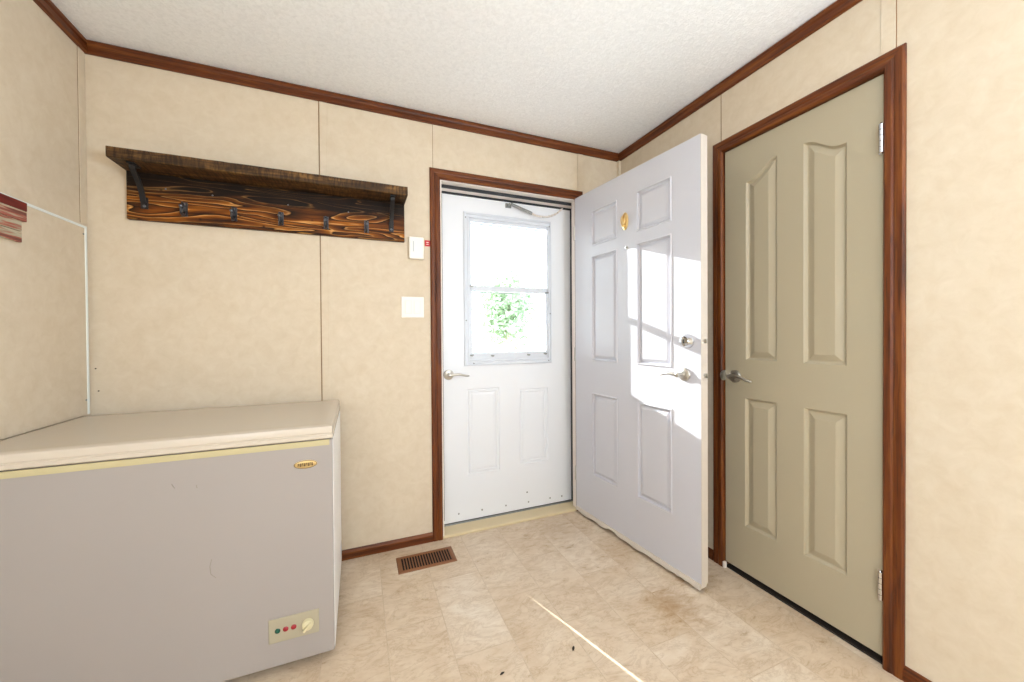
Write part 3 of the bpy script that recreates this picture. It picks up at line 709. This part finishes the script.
# ------------------------------------------------------------------ floor register
fv = empty('floor_register', (-1.3635, -.167, 0)); tag(fv, 'brown slotted metal floor register near the doorway sill', 'floor vent')
w, h = .146, .072
bm = bmesh.new(); prof = [(0, .0005), (.004, .004), (.018, .005), (.021, .003), (.021, .0005)]
rings = [[V((sx*(w-i), sy*(h-i), z)) for sx, sy in ((1, 1), (-1, 1), (-1, -1), (1, -1))] for i, z in prof]
loft(bm, rings, cap=False); obj('frame', bm, M['vent'], fv)
boxobj('duct_opening', (-w+.020, w-.020, -h+.020, h-.020, .0004, .0012), M['vent_dark'], fv, 'dark opening under the slats')
ns = 18
for i in range(ns+1):
    x = -w+.021 + (2*w-.042)*i/ns
    bm = bmesh.new(); v = box(bm, x-.0026, x+.0026, -h+.019, h-.019, .0012, .0038); obj('slat', bm, M['vent'], fv)

# small bits on the floor
for i, (x, y, a, l) in enumerate(((-.955, -.930, .9, .012), (-1.234, -.925, .3, .010))):
    bm = bmesh.new()
    rg = []
    for j in range(7):
        t = j/6; r_ = .0042*math.sin(math.pi*min(.97, max(.03, t)))+.0003; p = V((x+(t-.5)*l*2*math.cos(a), y+(t-.5)*l*2*math.sin(a), .0022+.001*math.sin(t*3)))
        nx, ny = -math.sin(a), math.cos(a)
        rg.append([p+V((nx*r_, ny*r_, 0)), p+V((0, 0, r_*.4)), p-V((nx*r_, ny*r_, 0)), p-V((0, 0, r_*.3))])
    loft(bm, rg); tag(obj('leaf_bit', bm, M['debris']), ('tiny dark leaf bit on the floor right of centre near the sun streak', 'tiny dark leaf bit on the floor in front of the register')[i], 'debris')

# ------------------------------------------------------------------ room lamp behind the camera
cl = empty('ceiling_lamp', (-1.15, -3.1, H)); tag(cl, 'round white ceiling lamp behind the camera', 'ceiling lamp')
bm = bmesh.new(); lathe(bm, (0, 0, 0), (0, 0, -1), [(0, .17), (.02, .17), (.022, .16)], 32); obj('lamp_base', bm, M['nickel'], cl)
bm = bmesh.new(); lathe(bm, (0, 0, -.022), (0, 0, -1), [(0, .155), (.03, .145), (.055, .10), (.065, .04), (.067, .002)], 32); obj('lamp_shade', bm, M['lit'], cl, smooth=True)

# ------------------------------------------------------------------ outside
yd = boxobj('yard_ground', (-14, 14, .14, 40, -.75, -.60), M['gravel']); yd['kind'] = 'structure'; yd['label'] = 'pale ground outside the storm door'; yd['category'] = 'ground'
def tree(x, y, h, r, seed, lab):
    random.seed(seed); t = empty('tree', (x, y, -.6)); tag(t, lab, 'tree', 'trees outside the door')
    bm = bmesh.new(); tube(bm, [(0, 0, 0), (.05, 0, h*.3), (-.03, .05, h*.6)], [.11, .08, .04], 8)
    for k in range(6):
        a = k*1.05; tube(bm, [(0, 0, h*(.28+.05*k)), (math.cos(a)*r*.5, math.sin(a)*r*.5, h*(.45+.06*k))], [.035, .015], 6)
    obj('trunk', bm, M['bark'], t)
    bm = bmesh.new()
    for k in range(4200):
        u = random.gauss(0, .5), random.gauss(0, .5), random.gauss(0, .42)
        p = V((u[0]*r, u[1]*r, h*.66+u[2]*h*.36)); s_ = random.uniform(.06, .12)
        a = V((random.gauss(0, 1), random.gauss(0, 1), random.gauss(0, 1))).normalized(); b = a.orthogonal().normalized()
        vs = [bm.verts.new(p+q) for q in (a*s_, b*s_*.45, -a*s_, -b*s_*.45)]; bm.faces.new(vs)
    obj('foliage', bm, M['leaf'], t)
tree(2.4, 8.0, 3.9, .95, 11, 'pale green leafy tree seen through the storm door window')
tree(.95, 10.5, 2.2, .8, 12, 'low green bush seen at the left of the storm door window')

# ------------------------------------------------------------------ light
sd = V((.33, -1, -.36)).normalized()
L = bpy.data.lights.new('sun', 'SUN'); L.energy = 18.0; L.angle = math.radians(.25); L.color = (1, 1, 1)
o = bpy.data.objects.new('sun', L); C.objects.link(o); o.rotation_euler = sd.to_track_quat('-Z', 'Y').to_euler(); o.location = (-2, 4, 3)
def area(name, loc, rot, sx, sy, power, col):
    L = bpy.data.lights.new(name, 'AREA'); L.shape = 'RECTANGLE'; L.size = sx; L.size_y = sy; L.energy = power; L.color = col
    o = bpy.data.objects.new(name, L); C.objects.link(o); o.location = loc; o.rotation_euler = rot; return o
P_L, P_R, P_FILL, P_LAMP = 35, 9, 100, 17
def aim(d): return V(d).to_track_quat('-Z', 'Y').to_euler()
wy = (WY0+WY1)/2; wz = (WZ0+WZ1)/2
area('window_daylight', (XL-.02, wy, wz), aim((1, .1, -.4)), 1.0, 1.0, P_L, (.90, 1.02, 1.22))
area('window_daylight', (-.02+.0, wy, wz), aim((-1, .0, -.05)), 1.0, 1.0, P_R, (.80, 1., 1.06))
area('ceiling_fill', (-.01, wy, WZ0+.45), aim((-1, .3, 1.1)), 1.0, .7, P_FILL, (.87, 1.04, 1.24))  # added fill lamp, aimed upward to brighten the ceiling
L = bpy.data.lights.new('lamp_light', 'POINT'); L.energy = P_LAMP; L.shadow_soft_size = .16; L.color = (1, .76, .62)
o = bpy.data.objects.new('lamp_light', L); C.objects.link(o); o.location = (-1.15, -3.1, H-.24)
W_ = bpy.data.worlds.new('sky'); S.world = W_; W_.use_nodes = True; nt_ = W_.node_tree
bgn = nt_.nodes['Background']; bgn.inputs['Color'].default_value = (.82, .99, 1.08, 1); bgn.inputs['Strength'].default_value = 6.5

# ------------------------------------------------------------------ camera
f_, yaw, pitch, roll = 373.7334, .3831, -.0091, -.0069
fw = V((math.sin(yaw)*math.cos(pitch), math.cos(yaw)*math.cos(pitch), math.sin(pitch)))
r0 = V((math.cos(yaw), -math.sin(yaw), 0)); u0 = r0.cross(fw)
r1 = r0*math.cos(roll)+u0*math.sin(roll); u1 = -r0*math.sin(roll)+u0*math.cos(roll)
cd = bpy.data.cameras.new('camera'); cam = bpy.data.objects.new('camera', cd); C.objects.link(cam)
mt = Matrix((r1, u1, -fw)).transposed().to_4x4(); mt.translation = V((-1.6803, -2.1128, 1.1609)); cam.matrix_world = mt
cd.sensor_width = 36; cd.sensor_fit = 'HORIZONTAL'; cd.lens = f_/1024*36; cd.shift_x = 3.26/1024; cd.shift_y = -2.86/1024; cd.clip_start = .02
S.camera = cam
S.view_settings.view_transform = 'Standard'; S.view_settings.look = 'None'; S.view_settings.exposure = 0.; S.view_settings.gamma = 1.; S.view_settings.use_curve_mapping = False
